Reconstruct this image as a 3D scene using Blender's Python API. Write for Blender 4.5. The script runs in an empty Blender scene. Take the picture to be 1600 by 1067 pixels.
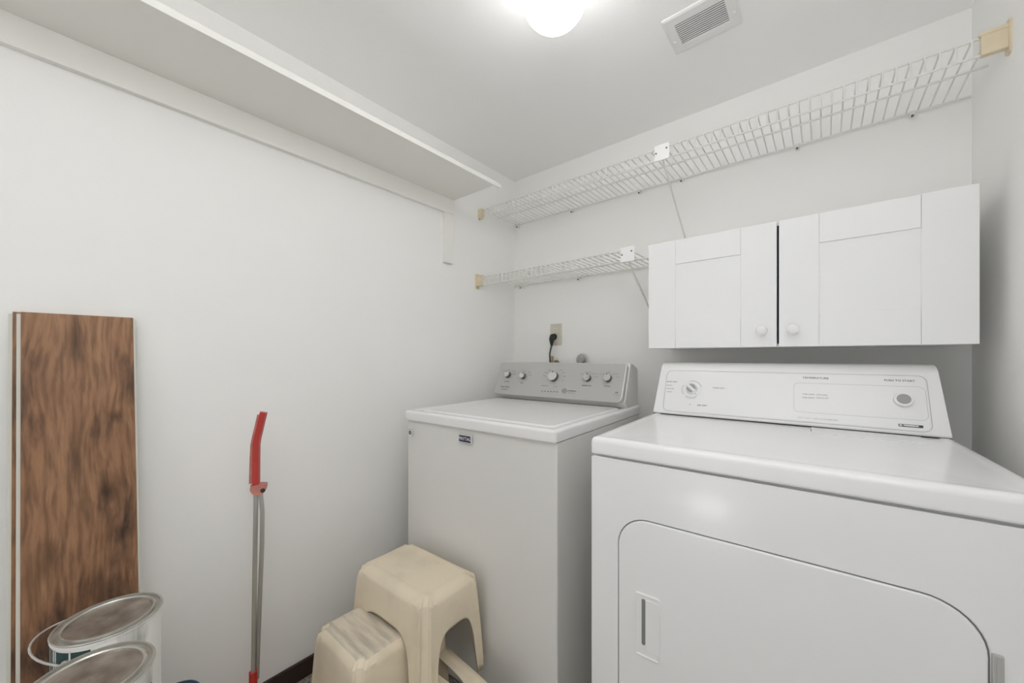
import bpy, bmesh, math, random
from mathutils import Vector, Matrix
random.seed(7)
sc = bpy.context.scene
COL = sc.collection
PI = math.pi
HC = 1.13                       # camera height
# ------------------------------------------------------------------ camera
cam = bpy.data.cameras.new('camera'); camo = bpy.data.objects.new('camera', cam); COL.objects.link(camo)
camo.location = (0, 0, HC); camo.rotation_euler = (math.radians(90), 0, math.radians(39.6))
cam.sensor_width = 36; cam.lens = 36*589/1600; cam.shift_y = 23.5/1600
cam.clip_start = 0.02
sc.camera = camo
sc.cycles.max_bounces = 20; sc.cycles.diffuse_bounces = 14; sc.cycles.glossy_bounces = 6
# ------------------------------------------------------------------ world, light, exposure
w = bpy.data.worlds.new('world'); sc.world = w; w.use_nodes = True
w.node_tree.nodes['Background'].inputs[0].default_value = (0.95, 0.97, 1.0, 1)
w.node_tree.nodes['Background'].inputs[1].default_value = 0.6
sc.view_settings.view_transform = 'Standard'; sc.view_settings.look = 'None'
sc.view_settings.gamma = 1; sc.view_settings.use_curve_mapping = False
sc.view_settings.exposure = -0.17
LAMP = 8.0      # globe emission strength
def area(name, loc, rot, sx, sy, power, col=(1, 1, 1)):
    l = bpy.data.lights.new(name, 'AREA'); l.shape = 'RECTANGLE'; l.size = sx; l.size_y = sy
    l.energy = power; l.color = col
    o = bpy.data.objects.new(name, l); COL.objects.link(o); o.location = loc; o.rotation_euler = rot
    return o
# added fill light in the unseen doorway at the camera's back
area('doorway_fill', (-0.25, -1.22, 1.0), (math.radians(105), 0, math.radians(-22)), 1.1, 1.8, 4.2, (0.94, 0.965, 1.0))
# light thrown up at the ceiling by the doorway (the photographer's bounced light)
area('bounced_light', (0.0, -0.2, 1.62), (math.radians(180), math.radians(18), 0), 0.6, 0.6, 15, (0.965, 0.975, 1.0))
# small light added low behind the camera to put a highlight on the dryer
area('dryer_highlight_light', (-0.45, -1.12, 0.10), (math.radians(90), 0, 0), .24, .12, 1.0)

# ------------------------------------------------------------------ materials
def mat(name, col, rough=0.5, metal=0.0, spec=0.5, bump=0.0, bscale=60, var=0.0, vscale=4, coat=0.0):
    m = bpy.data.materials.new(name); m.use_nodes = True
    nt = m.node_tree; b = nt.nodes['Principled BSDF']
    b.inputs['Base Color'].default_value = (*col, 1); b.inputs['Roughness'].default_value = rough
    b.inputs['Metallic'].default_value = metal; b.inputs['Specular IOR Level'].default_value = spec
    b.inputs['Coat Weight'].default_value = coat; b.inputs['Coat Roughness'].default_value = 0.08
    tc = nt.nodes.new('ShaderNodeTexCoord')
    if var > 0:
        n = nt.nodes.new('ShaderNodeTexNoise'); n.inputs['Scale'].default_value = vscale; n.inputs['Detail'].default_value = 4
        r = nt.nodes.new('ShaderNodeMapRange'); r.inputs[1].default_value = .3; r.inputs[2].default_value = .7
        r.inputs[3].default_value = 1-var; r.inputs[4].default_value = 1.0
        mx = nt.nodes.new('ShaderNodeVectorMath'); mx.operation = 'SCALE'; mx.inputs[0].default_value = col
        nt.links.new(tc.outputs['Object'], n.inputs['Vector']); nt.links.new(n.outputs['Fac'], r.inputs[0])
        nt.links.new(r.outputs[0], mx.inputs['Scale']); nt.links.new(mx.outputs[0], b.inputs['Base Color'])
    if bump > 0:
        n = nt.nodes.new('ShaderNodeTexNoise'); n.inputs['Scale'].default_value = bscale; n.inputs['Detail'].default_value = 3
        bp = nt.nodes.new('ShaderNodeBump'); bp.inputs['Strength'].default_value = bump; bp.inputs['Distance'].default_value = .002
        nt.links.new(tc.outputs['Object'], n.inputs['Vector']); nt.links.new(n.outputs['Fac'], bp.inputs['Height'])
        nt.links.new(bp.outputs[0], b.inputs['Normal'])
    return m
def emat(name, col, s):
    m = bpy.data.materials.new(name); m.use_nodes = True; b = m.node_tree.nodes['Principled BSDF']
    b.inputs['Base Color'].default_value = (.8, .8, .8, 1)
    b.inputs['Emission Color'].default_value = (*col, 1); b.inputs['Emission Strength'].default_value = s
    return m
M = {}
M['wall'] = mat('wall_paint', (.87, .866, .85), .75, bump=.12, bscale=140, var=.015, vscale=1.5)
M['ceil'] = mat('ceiling_paint', (.89, .89, .885), .85, bump=.15, bscale=120)
M['shelfwhite'] = mat('shelf_white_paint', (.84, .83, .79), .5)
M['trim'] = mat('dark_brown_baseboard', (.03, .016, .014), .45)
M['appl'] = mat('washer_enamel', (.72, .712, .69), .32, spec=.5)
M['lidwhite'] = mat('lightened_top_white', (.81, .81, .81), .25, spec=.5)  # lightened against the body for light falling on the washer top
M['dry'] = mat('dryer_enamel', (.86, .86, .865), .2, spec=.5, coat=.15)
M['drypl'] = mat('dryer_console_plastic', (.86, .86, .86), .25)
M['panel'] = mat('grey_brushed_panel', (.50, .50, .485), .38, metal=.25)
M['chrome'] = mat('satin_chrome', (.72, .72, .71), .22, metal=.85)
M['knobside'] = mat('dark_chrome', (.16, .16, .155), .3, metal=.7)
M['dark'] = mat('dark_gap', (.035, .035, .035), .6)
M['gap'] = mat('grey_gasket', (.22, .22, .21), .7)
M['ink'] = mat('dark_print', (.07, .07, .08), .6)
M['grey'] = mat('grey_print', (.30, .30, .30), .6)
M['palegrey'] = mat('pale_grey_print', (.55, .55, .55), .6)
M['btn'] = mat('grey_button', (.36, .36, .355), .45)
M['navy'] = mat('navy_badge', (.015, .02, .07), .35)
M['red'] = mat('red_plastic', (.50, .035, .025), .38, var=.15, vscale=30)
M['redworn'] = mat('worn_red_plastic', (.58, .23, .19), .5, var=.3, vscale=40)
M['alu'] = mat('aluminium_rod', (.55, .54, .51), .32, metal=.8)
M['wire'] = mat('white_coated_wire', (.74, .735, .70), .35)
M['cream'] = mat('aged_cream_plastic', (.72, .62, .44), .4, var=.12, vscale=25)
M['cab'] = mat('cabinet_white', (.87, .87, .872), .38)
M['cabin'] = mat('cabinet_interior', (.012, .03, .05), .8)
M['ivory'] = mat('ivory_plate', (.62, .585, .49), .4)
M['ivory2'] = mat('ivory_receptacle', (.70, .67, .58), .4)
M['black'] = mat('black_rubber', (.022, .022, .016), .5)
M['vent'] = mat('vent_white', (.78, .78, .775), .4)
M['globe'] = emat('lit_globe', (1, 1, 1), LAMP)
M['pink'] = mat('aged_brass_hose', (.55, .42, .34), .5, var=.4, vscale=60)
M['brown'] = mat('brown_valve', (.16, .11, .07), .5)
M['teal'] = mat('dark_teal_label', (.012, .055, .055), .4, var=.5, vscale=40)
M['handlew'] = mat('can_handle_wire', (.60, .59, .55), .35, metal=.5)
M['canrim'] = mat('can_rim_metal', (.62, .61, .56), .33, metal=.7, var=.25, vscale=30)
M['blue'] = mat('blue_grey_can_rim', (.08, .14, .22), .35, metal=.3)
M['core'] = mat('plank_core_edge', (.66, .65, .58), .6)

def wood():
    m = bpy.data.materials.new('hickory_laminate'); m.use_nodes = True; nt = m.node_tree; N = nt.nodes; L = nt.links
    b = N['Principled BSDF']; b.inputs['Roughness'].default_value = .5; b.inputs['Specular IOR Level'].default_value = .3
    tc = N.new('ShaderNodeTexCoord')
    # warp field
    wn = N.new('ShaderNodeTexNoise'); wn.inputs['Scale'].default_value = 7; wn.inputs['Detail'].default_value = 2
    mp0 = N.new('ShaderNodeMapping'); mp0.inputs['Scale'].default_value = (1, 1, .45)
    L.new(tc.outputs['Object'], mp0.inputs[0]); L.new(mp0.outputs[0], wn.inputs['Vector'])
    sub = N.new('ShaderNodeVectorMath'); sub.operation = 'SUBTRACT'; sub.inputs[1].default_value = (.5, .5, .5)
    L.new(wn.outputs['Color'], sub.inputs[0])
    scl = N.new('ShaderNodeVectorMath'); scl.operation = 'SCALE'; scl.inputs['Scale'].default_value = .055
    L.new(sub.outputs[0], scl.inputs[0])
    add = N.new('ShaderNodeVectorMath'); L.new(tc.outputs['Object'], add.inputs[0]); L.new(scl.outputs[0], add.inputs[1])
    mp = N.new('ShaderNodeMapping'); mp.inputs['Scale'].default_value = (1, 1, .09); L.new(add.outputs[0], mp.inputs[0])
    fine = N.new('ShaderNodeTexNoise'); fine.inputs['Scale'].default_value = 130; fine.inputs['Detail'].default_value = 5
    L.new(mp.outputs[0], fine.inputs['Vector'])
    mp2 = N.new('ShaderNodeMapping'); mp2.inputs['Scale'].default_value = (1, 1, .3); L.new(add.outputs[0], mp2.inputs[0])
    big = N.new('ShaderNodeTexNoise'); big.inputs['Scale'].default_value = 9; big.inputs['Detail'].default_value = 5; big.inputs['Roughness'].default_value = .6
    L.new(mp2.outputs[0], big.inputs['Vector'])
    r1 = N.new('ShaderNodeValToRGB'); e = r1.color_ramp.elements
    e[0].position = .33; e[0].color = (.08, .043, .028, 1); e[1].position = .74; e[1].color = (.42, .235, .13, 1)
    e2 = r1.color_ramp.elements.new(.45); e2.color = (.28, .145, .078, 1)
    L.new(big.outputs['Fac'], r1.inputs[0])
    r2 = N.new('ShaderNodeMapRange'); r2.inputs[1].default_value = .35; r2.inputs[2].default_value = .62; r2.inputs[3].default_value = .62; r2.inputs[4].default_value = 1.1
    L.new(fine.outputs['Fac'], r2.inputs[0])
    mul = N.new('ShaderNodeVectorMath'); mul.operation = 'SCALE'; L.new(r1.outputs[0], mul.inputs[0]); L.new(r2.outputs[0], mul.inputs['Scale'])
    # knots
    last = mul.outputs[0]
    for (ky, kz, ks, el, dk) in ((.036, .816, 50, .55, .38), (.062, .985, 70, .6, .42), (-.012, 1.17, 60, .2, .45), (-.008, .90, 55, .12, .55), (-.045, .68, 34, .5, .55), (.015, .60, 40, .3, .6)):
        mk = N.new('ShaderNodeMapping'); mk.vector_type = 'POINT'
        mk.inputs['Location'].default_value = (0, -ky*ks, -kz*ks*el); mk.inputs['Scale'].default_value = (0, ks, ks*el)
        L.new(add.outputs[0], mk.inputs[0])
        ln = N.new('ShaderNodeVectorMath'); ln.operation = 'LENGTH'; L.new(mk.outputs[0], ln.inputs[0])
        rr = N.new('ShaderNodeMapRange'); rr.inputs[1].default_value = .1; rr.inputs[2].default_value = .95; rr.inputs[3].default_value = dk; rr.inputs[4].default_value = 1
        L.new(ln.outputs['Value'], rr.inputs[0])
        mm = N.new('ShaderNodeVectorMath'); mm.operation = 'SCALE'; L.new(last, mm.inputs[0]); L.new(rr.outputs[0], mm.inputs['Scale']); last = mm.outputs[0]
    L.new(last, b.inputs['Base Color'])
    return m
M['wood'] = wood()

def noisy(name, c1, c2, scale, lo, hi, rough=.5, metal=0, vor=False, squash=(1, 1, 1)):
    m = bpy.data.materials.new(name); m.use_nodes = True; nt = m.node_tree; N = nt.nodes; L = nt.links
    b = N['Principled BSDF']; b.inputs['Roughness'].default_value = rough; b.inputs['Metallic'].default_value = metal
    tc = N.new('ShaderNodeTexCoord'); mp = N.new('ShaderNodeMapping'); mp.inputs['Scale'].default_value = squash
    L.new(tc.outputs['Object'], mp.inputs[0])
    n = N.new('ShaderNodeTexNoise'); n.inputs['Scale'].default_value = scale; n.inputs['Detail'].default_value = 5
    L.new(mp.outputs[0], n.inputs['Vector'])
    r = N.new('ShaderNodeValToRGB'); e = r.color_ramp.elements
    e[0].position = lo; e[0].color = (*c1, 1); e[1].position = hi; e[1].color = (*c2, 1)
    L.new(n.outputs['Fac'], r.inputs[0]); L.new(r.outputs[0], b.inputs['Base Color'])
    return m
M['floor'] = noisy('speckled_floor_tile', (.12, .105, .08), (.42, .39, .33), 160, .38, .6, .45)
M['stool'] = noisy('scuffed_cream_plastic', (.68, .595, .455), (.76, .665, .51), 9, .33, .52, .42)
M['stooldirt'] = noisy('dusty_cream_plastic', (.47, .42, .34), (.66, .59, .47), 60, .35, .6, .6, squash=(1, .12, 1))
M['canside'] = noisy('paint_streaked_can', (.50, .50, .48), (.88, .88, .85), 16, .27, .40, .45, squash=(1, 1, .35))
M['canlid'] = noisy('can_lid_painted_reflection', (.20, .165, .135), (.42, .37, .32), 22, .35, .7, .36, .35)  # brownish grey of a reflection painted into the lid colour
M['clear'] = mat('paint_spatter_white', (.72, .72, .69), .5)

# ------------------------------------------------------------------ geometry helpers
def obj(name, bm, material, parent=None, smooth=False, auto=35):
    bmesh.ops.remove_doubles(bm, verts=bm.verts, dist=1e-6)
    bmesh.ops.recalc_face_normals(bm, faces=bm.faces)
    me = bpy.data.meshes.new(name); bm.to_mesh(me); bm.free()
    o = bpy.data.objects.new(name, me); COL.objects.link(o)
    for mm in (material if isinstance(material, (list, tuple)) else [material]): me.materials.append(mm)
    if smooth:
        for p in me.polygons: p.use_smooth = True
        me.set_sharp_from_angle(angle=math.radians(auto))
    if smooth and name != 'cross_wire':
        wm = o.modifiers.new('weighted_normal', 'WEIGHTED_NORMAL'); wm.keep_sharp = True
    if parent: o.parent = parent
    return o
def tag(o, label=None, cat=None, group=None, kind=None):
    if label: o['label'] = label
    if cat: o['category'] = cat
    if group: o['group'] = group
    if kind: o['kind'] = kind
    return o
def thing(name, label, cat, loc=(0, 0, 0), rotz=0, group=None):
    o = bpy.data.objects.new(name, None); COL.objects.link(o); o.empty_display_size = .1
    o.location = loc; o.rotation_euler = (0, 0, rotz)
    return tag(o, label, cat, group)
def copy_tree(o, parent=None):
    c = o.copy(); COL.objects.link(c)
    if parent: c.parent = parent
    for ch in o.children: copy_tree(ch, c)
    return c
def BM(): return bmesh.new()
def box(bm, x0, x1, y0, y1, z0, z1, bev=0, seg=2, mx=None, mi=0):
    g = bmesh.ops.create_cube(bm, size=1)
    for v in g['verts']:
        v.co = Vector(((x0+x1)/2+v.co.x*(x1-x0), (y0+y1)/2+v.co.y*(y1-y0), (z0+z1)/2+v.co.z*(z1-z0)))
    vs = g['verts']
    fs = list({f for v in vs for f in v.link_faces})
    for f in fs: f.material_index = mi
    if bev:
        es = list({e for v in vs for e in v.link_edges})
        r = bmesh.ops.bevel(bm, geom=es, offset=bev, segments=seg, affect='EDGES', profile=.6)
        vs = list({v for f in r['faces'] for v in f.verts} | {v for v in vs if v.is_valid})
    if mx: bmesh.ops.transform(bm, matrix=mx, verts=vs)
    return vs
def rrect(w, d, r, n=5):
    """rounded rectangle outline centred on 0, ccw"""
    pts = []
    r = max(min(r, w/2-1e-4, d/2-1e-4), 1e-4)
    for cx, cy, a0 in ((w/2-r, d/2-r, 0), (-w/2+r, d/2-r, 90), (-w/2+r, -d/2+r, 180), (w/2-r, -d/2+r, 270)):
        for k in range(n+1):
            a = math.radians(a0+90*k/n); pts.append((cx+r*math.cos(a), cy+r*math.sin(a)))
    return pts
def stack(bm, w, d, r, rings, n=5, mx=None, mi=0, caps=(True, True)):
    """stack of inset rounded rectangles [(inset, z), ...]"""
    loops = []; made = []
    for ins, z in rings:
        loop = [bm.verts.new((x, y, z)) for x, y in rrect(w-2*ins, d-2*ins, max(r-ins, .0008), n)]
        loops.append(loop); made += loop
    m = len(loops[0])
    for a, b in zip(loops, loops[1:]):
        for i in range(m):
            f = bm.faces.new((a[i], a[(i+1) % m], b[(i+1) % m], b[i])); f.material_index = mi
    if caps[0]: f = bm.faces.new(list(reversed(loops[0]))); f.material_index = mi
    if caps[1]: f = bm.faces.new(loops[-1]); f.material_index = mi
    if mx: bmesh.ops.transform(bm, matrix=mx, verts=made)
    return made
def lathe(bm, prof, seg=32, mx=None, mi=0, cap0=True, cap1=True):
    loops = []; made = []
    for r, z in prof:
        loop = [bm.verts.new((max(r, 1e-5)*math.cos(2*PI*k/seg), max(r, 1e-5)*math.sin(2*PI*k/seg), z)) for k in range(seg)]
        loops.append(loop); made += loop
    for a, b in zip(loops, loops[1:]):
        for i in range(seg):
            f = bm.faces.new((a[i], a[(i+1) % seg], b[(i+1) % seg], b[i])); f.material_index = mi
    if cap0: f = bm.faces.new(list(reversed(loops[0]))); f.material_index = mi
    if cap1: f = bm.faces.new(loops[-1]); f.material_index = mi
    if mx: bmesh.ops.transform(bm, matrix=mx, verts=made)
    return made
def tube(bm, pts, r, seg=8, closed=False, mi=0):
    pts = [Vector(p) for p in pts]; n = len(pts); rings = []
    up = None
    for i, p in enumerate(pts):
        a = pts[i-1] if (i > 0 or closed) else p; b = pts[(i+1) % n] if (i < n-1 or closed) else p
        t = (b-a).normalized()
        if up is None:
            up = Vector((0, 0, 1)) if abs(t.z) < .9 else Vector((1, 0, 0))
        s = t.cross(up); s.normalize(); u = s.cross(t); up = u
        rr = r[i] if isinstance(r, (list, tuple)) else r
        rings.append([bm.verts.new(p+(s*math.cos(2*PI*k/seg)+u*math.sin(2*PI*k/seg))*rr) for k in range(seg)])
    m = n if closed else n-1
    for i in range(m):
        A, B = rings[i], rings[(i+1) % n]
        for k in range(seg):
            f = bm.faces.new((A[k], A[(k+1) % seg], B[(k+1) % seg], B[k])); f.material_index = mi
    if not closed:
        bm.faces.new(list(reversed(rings[0]))).material_index = mi; bm.faces.new(rings[-1]).material_index = mi
def prism(bm, poly, x0, x1, bev=0, seg=3, mi=0):
    """polygon in (y,z) extruded along x"""
    A = [bm.verts.new((x0, y, z)) for y, z in poly]; B = [bm.verts.new((x1, y, z)) for y, z in poly]
    n = len(poly); fs = [bm.faces.new(A), bm.faces.new(list(reversed(B)))]
    for i in range(n): fs.append(bm.faces.new((A[i], B[i], B[(i+1) % n], A[(i+1) % n])))
    for f in fs: f.material_index = mi
    if bev:
        bmesh.ops.recalc_face_normals(bm, faces=fs)
        es = list({e for f in fs for e in f.edges})
        bmesh.ops.bevel(bm, geom=es, offset=bev, segments=seg, affect='EDGES', profile=.5)
def frame(o, xd, yd):
    xd = Vector(xd).normalized(); yd = Vector(yd).normalized(); zd = xd.cross(yd)
    m = Matrix((xd, yd, zd)).transposed().to_4x4(); m.translation = Vector(o); return m
def text(bm, s, size, x, y, mx, depth=.0003, z=.0005, align='CENTER', mi=0, sx=1.0, shear=0):
    c = bpy.data.curves.new('t', 'FONT'); c.body = s; c.size = size; c.align_x = align; c.align_y = 'CENTER'
    c.extrude = depth; c.resolution_u = 2; c.shear = shear
    o = bpy.data.objects.new('t', c); COL.objects.link(o)
    me = bpy.data.meshes.new_from_object(o)
    me.transform(mx @ Matrix.Translation((x, y, z)) @ Matrix.Diagonal((sx, 1, 1, 1)))
    n0 = len(bm.faces); bm.from_mesh(me); bm.faces.ensure_lookup_table()
    for f in bm.faces[n0:]: f.material_index = mi
    bpy.data.objects.remove(o); bpy.data.meshes.remove(me); bpy.data.curves.remove(c)
def outline(bm, w, d, r, wid, z0, z1, mx, cx=0, cy=0, n=6):
    """thin closed band following a rounded rectangle"""
    O = rrect(w, d, r, n); I = rrect(w-2*wid, d-2*wid, max(r-wid, .001), n); m = len(O)
    V = []
    for pts, z in ((O, z0), (O, z1), (I, z1), (I, z0)):
        V.append([bm.verts.new(mx @ Vector((x+cx, y+cy, z))) for x, y in pts])
    for a in range(4):
        A, B = V[a], V[(a+1) % 4]
        for i in range(m): bm.faces.new((A[i], A[(i+1) % m], B[(i+1) % m], B[i]))

# ------------------------------------------------------------------ room shell
XL, XR, YB, YF, ZC = -1.418, .34, 1.74, -1.15, HC+1.04
def struct(name, bm, m, parent=None, smooth=False):
    o = obj(name, bm, m, parent, smooth)
    if parent is None: o['kind'] = 'structure'
    return o
T = .1
b = BM(); box(b, XL-T, XR+T, YF-1.2, YB+T, -.1, 0); struct('floor', b, M['floor'])
b = BM(); box(b, XL-T, XR+T, YF-1.2, YB+T, ZC, ZC+.1); struct('ceiling', b, M['ceil'])
b = BM(); box(b, XL-T, XL, YF-1.2, YB+T, 0, ZC); struct('wall_left', b, M['wall'])
b = BM(); box(b, XR, XR+T, YF-1.2, YB+T, 0, ZC); struct('wall_right', b, M['wall'])
b = BM(); box(b, XL, XR, YB, YB+T, 0, ZC); struct('wall_back', b, M['wall'])
b = BM(); box(b, XL, -1.0, YF-T, YF, 0, ZC); box(b, .2, XR, YF-T, YF, 0, ZC); box(b, -1.0, .2, YF-T, YF, 2.03, ZC); struct('wall_front', b, M['wall'])
def skirting(name, x0, x1, y0, y1):
    b = BM(); box(b, x0, x1, y0, y1, 0, .062, .003); struct(name, b, M['trim'])
skirting('baseboard_left', XL, XL+.012, YF, YB-.012)
skirting('baseboard_back', XL, XR, YB-.012, YB)
skirting('baseboard_right', XR-.012, XR, YF, YB-.012)

# ------------------------------------------------------------------ long white shelf on the left wall
Z0 = HC+.768
t = thing('wall_shelf', 'long white painted board shelf running high along the left wall', 'shelf', (XL, 1.25, Z0))
def loc(o, t): o.location = -Vector(t.location); return o
b = BM(); box(b, XL, -1.142, YF+.02, 1.25, Z0, Z0+.016, .001); loc(obj('board', b, M['shelfwhite'], t), t)
b = BM(); box(b, -1.142, -1.134, YF+.02, 1.292, Z0-.001, Z0+.0175, .001); loc(obj('edge_strip', b, M['shelfwhite'], t), t)
b = BM(); box(b, XL, XL+.018, YF+.02, 1.245, Z0-.072, Z0, .0015); loc(obj('cleat', b, M['shelfwhite'], t), t)
b = BM(); box(b, XL, XL+.018, 1.188, 1.245, HC+.455, Z0-.073, .0015); loc(obj('support_board', b, M['shelfwhite'], t), t)

# ------------------------------------------------------------------ wire shelves
def clip_bm(x, z):
    b = BM(); box(b, x-.006, x+.006, YB-.02, YB, z-.012, z+.006, .002, 1)
    lathe(b, [(.004, 0), (.004, .003), (.002, .004)], 8, frame((x, YB-.02, z-.012), (1, 0, 0), (0, 0, 1)), mi=1)
    return b
def wire_shelf(name, label, x0, x1, zp, ylip, plate, xs_clip, right_bracket, lip_end):
    t = thing(name, label, 'wire shelf', ((x0+x1)/2, YB, zp))
    yb = YB-.012; r = .0026; zl = zp-.042
    P = lambda nm, bm, m: loc(obj(nm, bm, m, t, True, 60), t)
    for nm, y, z, xe, rr in (('back_rail', yb, zp-.004, x1, .0034), ('middle_rail', 1.575, zp-.0055, x1+.012, .0034),
                            ('front_rail', ylip-.002, zp, lip_end, .0032), ('lip_rail', ylip-.002, zl, x1-.002, .0030)):
        b = BM(); xa = x0+(.003 if y > 1.6 else (.012 if 'mid' in nm else .036)); xb = min(xe, XR-.004) if y > 1.5 else xe-.03*(right_bracket)
        tube(b, [(xa, y, z), (xb, y, z)], rr, 8); P(nm, b, M['wire'])
    # cross wires share one mesh: straight run, then bent down over the front rail
    b = BM(); tube(b, [(0, yb, zp), (0, (yb+ylip)/2, zp), (0, ylip+.004, zp), (0, ylip-.001, zp+.0015), (0, ylip-.0045, zp-.002), (0, ylip-.005, zp-.008), (0, ylip-.005, zl)], .0022, 6)
    first = P('cross_wire', b, M['wire'])
    n = int((x1-x0-.045)/.0262); xx = x0+.022
    base = first.location.copy()
    for i in range(n+(1 if right_bracket else 0)):
        o = first if i == 0 else first.copy()
        if i: COL.objects.link(o)
        o.location = base+Vector((xx+i*.0262, 0, 0))
    # plate and strut
    xp = plate
    b = BM(); box(b, xp-.027, xp+.027, ylip-.0125, ylip-.0075, zl-.006, zp+.010, .0012); pl = P('support_plate', b, M['cab'])
    for dx in (-.021, .017):
        b = BM(); lathe(b, [(.0035, 0), (.0035, .0015), (.001, .002)], 10, frame((xp+dx, ylip-.0125, zp-.014+dx*.25), (1, 0, 0), (0, 0, 1)))
        s = obj('screw', b, M['gap'], pl, True)
    b = BM(); tube(b, [(xp, ylip-.006, zl+.005), (xp, ylip+.01, zl-.008), (xp, YB-.006, zl-.222), (xp, YB-.002, zl-.236)], .0038, 8); P('diagonal_strut', b, M['wire'])
    for x in xs_clip:
        o = obj('wall_clip', clip_bm(x, zp-.006), [M['wire'], M['brown']], t, True); loc(o, t)
    # end brackets, cream plastic
    def bracket(x, s, cover):
        b = BM()
        stack(b, .03 if cover else .022, .082 if cover else .045, .010, [(0, 0), (0, .003), (.002, .005)], mx=frame((x, ylip+(.0 if cover else .0), zp-.019), (0, s, 0), (0, 0, 1)))
        L_ = .046 if (cover or not right_bracket) else .030
        box(b, min(x, x+s*L_), max(x, x+s*L_), ylip-.011, ylip+.006, zl-.004, zp+.006, .003, 2)
        if cover:
            box(b, min(x, x+s*.05), max(x, x+s*.05), ylip-.013, ylip+.003, zp-.001, zp+.009, .003, 2)
        o = P('end_bracket', b, M['cream'])
        if not cover or s > 0:
            b = BM(); lathe(b, [(.0045, 0), (.0045, .002), (.001, .003)], 10, frame((x+s*.005, ylip-.003, zl-.003), (0, s, 0), (0, 0, 1)))
            obj('screw', b, M['brown'], o, True)
        return o
    bracket(x0, 1, not right_bracket)
    if right_bracket: bracket(x1, -1, True)
    return t
wire_shelf('upper_wire_shelf'.replace('upper_', ''), 'long white coated wire shelf, the upper one, spanning the whole back wall near the ceiling', XL, XR, HC+.776, 1.44, -.462,
           [-1.385, -1.02, -.66, -.475, -.075, .215], True, XR-.002)
wire_shelf('wire_shelf', 'short white wire shelf, the lower one, above the washer and left of the cabinet', XL, -.524, HC+.4165, 1.424, -.588, [-1.36, -.98], False, -.605)

# ------------------------------------------------------------------ wall cabinet
CX0, CX1, CY, CZ0, CZ1 = -.518, .2955, 1.447, HC+.031, HC+.427
t = thing('wall_cabinet', 'white two-door wall cabinet hung above the dryer', 'cabinet', ((CX0+CX1)/2, YB, CZ0))
b = BM()
box(b, CX0+.001, CX0+.017, CY+.021, YB, CZ0, CZ1, .001); box(b, CX1-.017, CX1-.001, CY+.021, YB, CZ0, CZ1, .001)
box(b, CX0+.017, CX1-.017, CY+.021, YB, CZ0, CZ0+.016); box(b, CX0+.017, CX1-.017, CY+.021, YB, CZ1-.016, CZ1)
loc(obj('carcass', b, M['cab'], t), t)
b = BM(); box(b, CX0+.017, CX1-.017, YB-.012, YB-.002, CZ0+.016, CZ1-.016); loc(obj('back_panel', b, M['cabin'], t), t)
b = BM(); box(b, CX0+.017, CX1-.017, CY+.06, YB-.012, CZ0+.2, CZ0+.214); loc(obj('inner_shelf', b, M['cabin'], t), t)
mid = (CX0+CX1)/2
def cab_door(x0, x1, kx):
    d = bpy.data.objects.new('door', None); COL.objects.link(d); d.parent = t
    y0, y1 = CY, CY+.018; s = .098; g = .0022
    def p(nm, *a, bev=.0018):
        b = BM(); box(b, *a, bev); loc(obj(nm, b, M['cab'], d, True, 30), t)
    p('stile', x0, x0+s, y0, y1, CZ0, CZ1); p('stile', x1-s, x1, y0, y1, CZ0, CZ1)
    p('rail', x0+s+.0002, x1-s-.0002, y0+.0004, y1, CZ1-.088, CZ1); p('rail', x0+s+.0002, x1-s-.0002, y0+.0004, y1, CZ0, CZ0+.098)
    p('door_panel', x0+s-.004, x1-s+.004, y0+.0045, y1-.003, CZ0+.094, CZ1-.084, bev=.0005)
    b = BM(); lathe(b, [(.006, 0), (.006, .010), (.013, .014), (.0165, .020), (.0165, .025), (.012, .030), (.004, .032)], 24, frame((kx, CY, CZ0+.052), (1, 0, 0), (0, 0, 1)))
    loc(obj('knob', b, M['cab'], d, True, 60), t)
cab_door(CX0, mid-.0035, mid-.041); cab_door(mid+.0025, CX1, mid+.039)
b = BM(); box(b, mid-.012, mid+.012, CY+.0195, CY+.0205, CZ0+.01, CZ1-.01); loc(obj('door_gap_liner', b, M['cabin'], t), t)

# ------------------------------------------------------------------ ceiling register
t = thing('ceiling_vent', 'white rectangular slotted air vent on the ceiling beside the globe lamp', 'vent', (-.292, 1.277, ZC))
b = BM(); mxv = Matrix.Translation((-.292, 1.277, ZC)) @ Matrix.Rotation(PI, 4, 'X')
W_, D_ = .198, .160
O = rrect(W_, D_, .004, 2); I = rrect(.138, .090, .001, 2); m_ = len(O); rings = []
for pts, z in ((O, 0), (O, .004), (rrect(W_-.012, D_-.012, .003, 2), .007), (I, .007), (I, .001)):
    rings.append([b.verts.new(mxv @ Vector((x, y, z))) for x, y in pts])
for A, B in zip(rings, rings[1:]):
    for i in range(m_): b.faces.new((A[i], A[(i+1) % m_], B[(i+1) % m_], B[i]))
loc(obj('frame', b, M['vent'], t), t)
b = BM(); box(b, -.0695, .0695, -.0455, .0455, .0003, .0006, mx=mxv); loc(obj('duct_opening', b, M['dark'], t), t)
for k in range(11):
    b = BM(); y = -.0445+k*.0083
    box(b, -.069, .069, y-.0021, y+.0021, .0050, .0066, .0003, 1, mx=mxv); loc(obj('slat', b, M['vent'], t), t)
for sx in (-1, 1):
    b = BM(); lathe(b, [(.004, .007), (.0035, .0095), (.001, .0105)], 12, mxv @ Matrix.Translation((sx*.085, -.02, 0))); loc(obj('screw', b, M['vent'], t, True), t)

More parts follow.
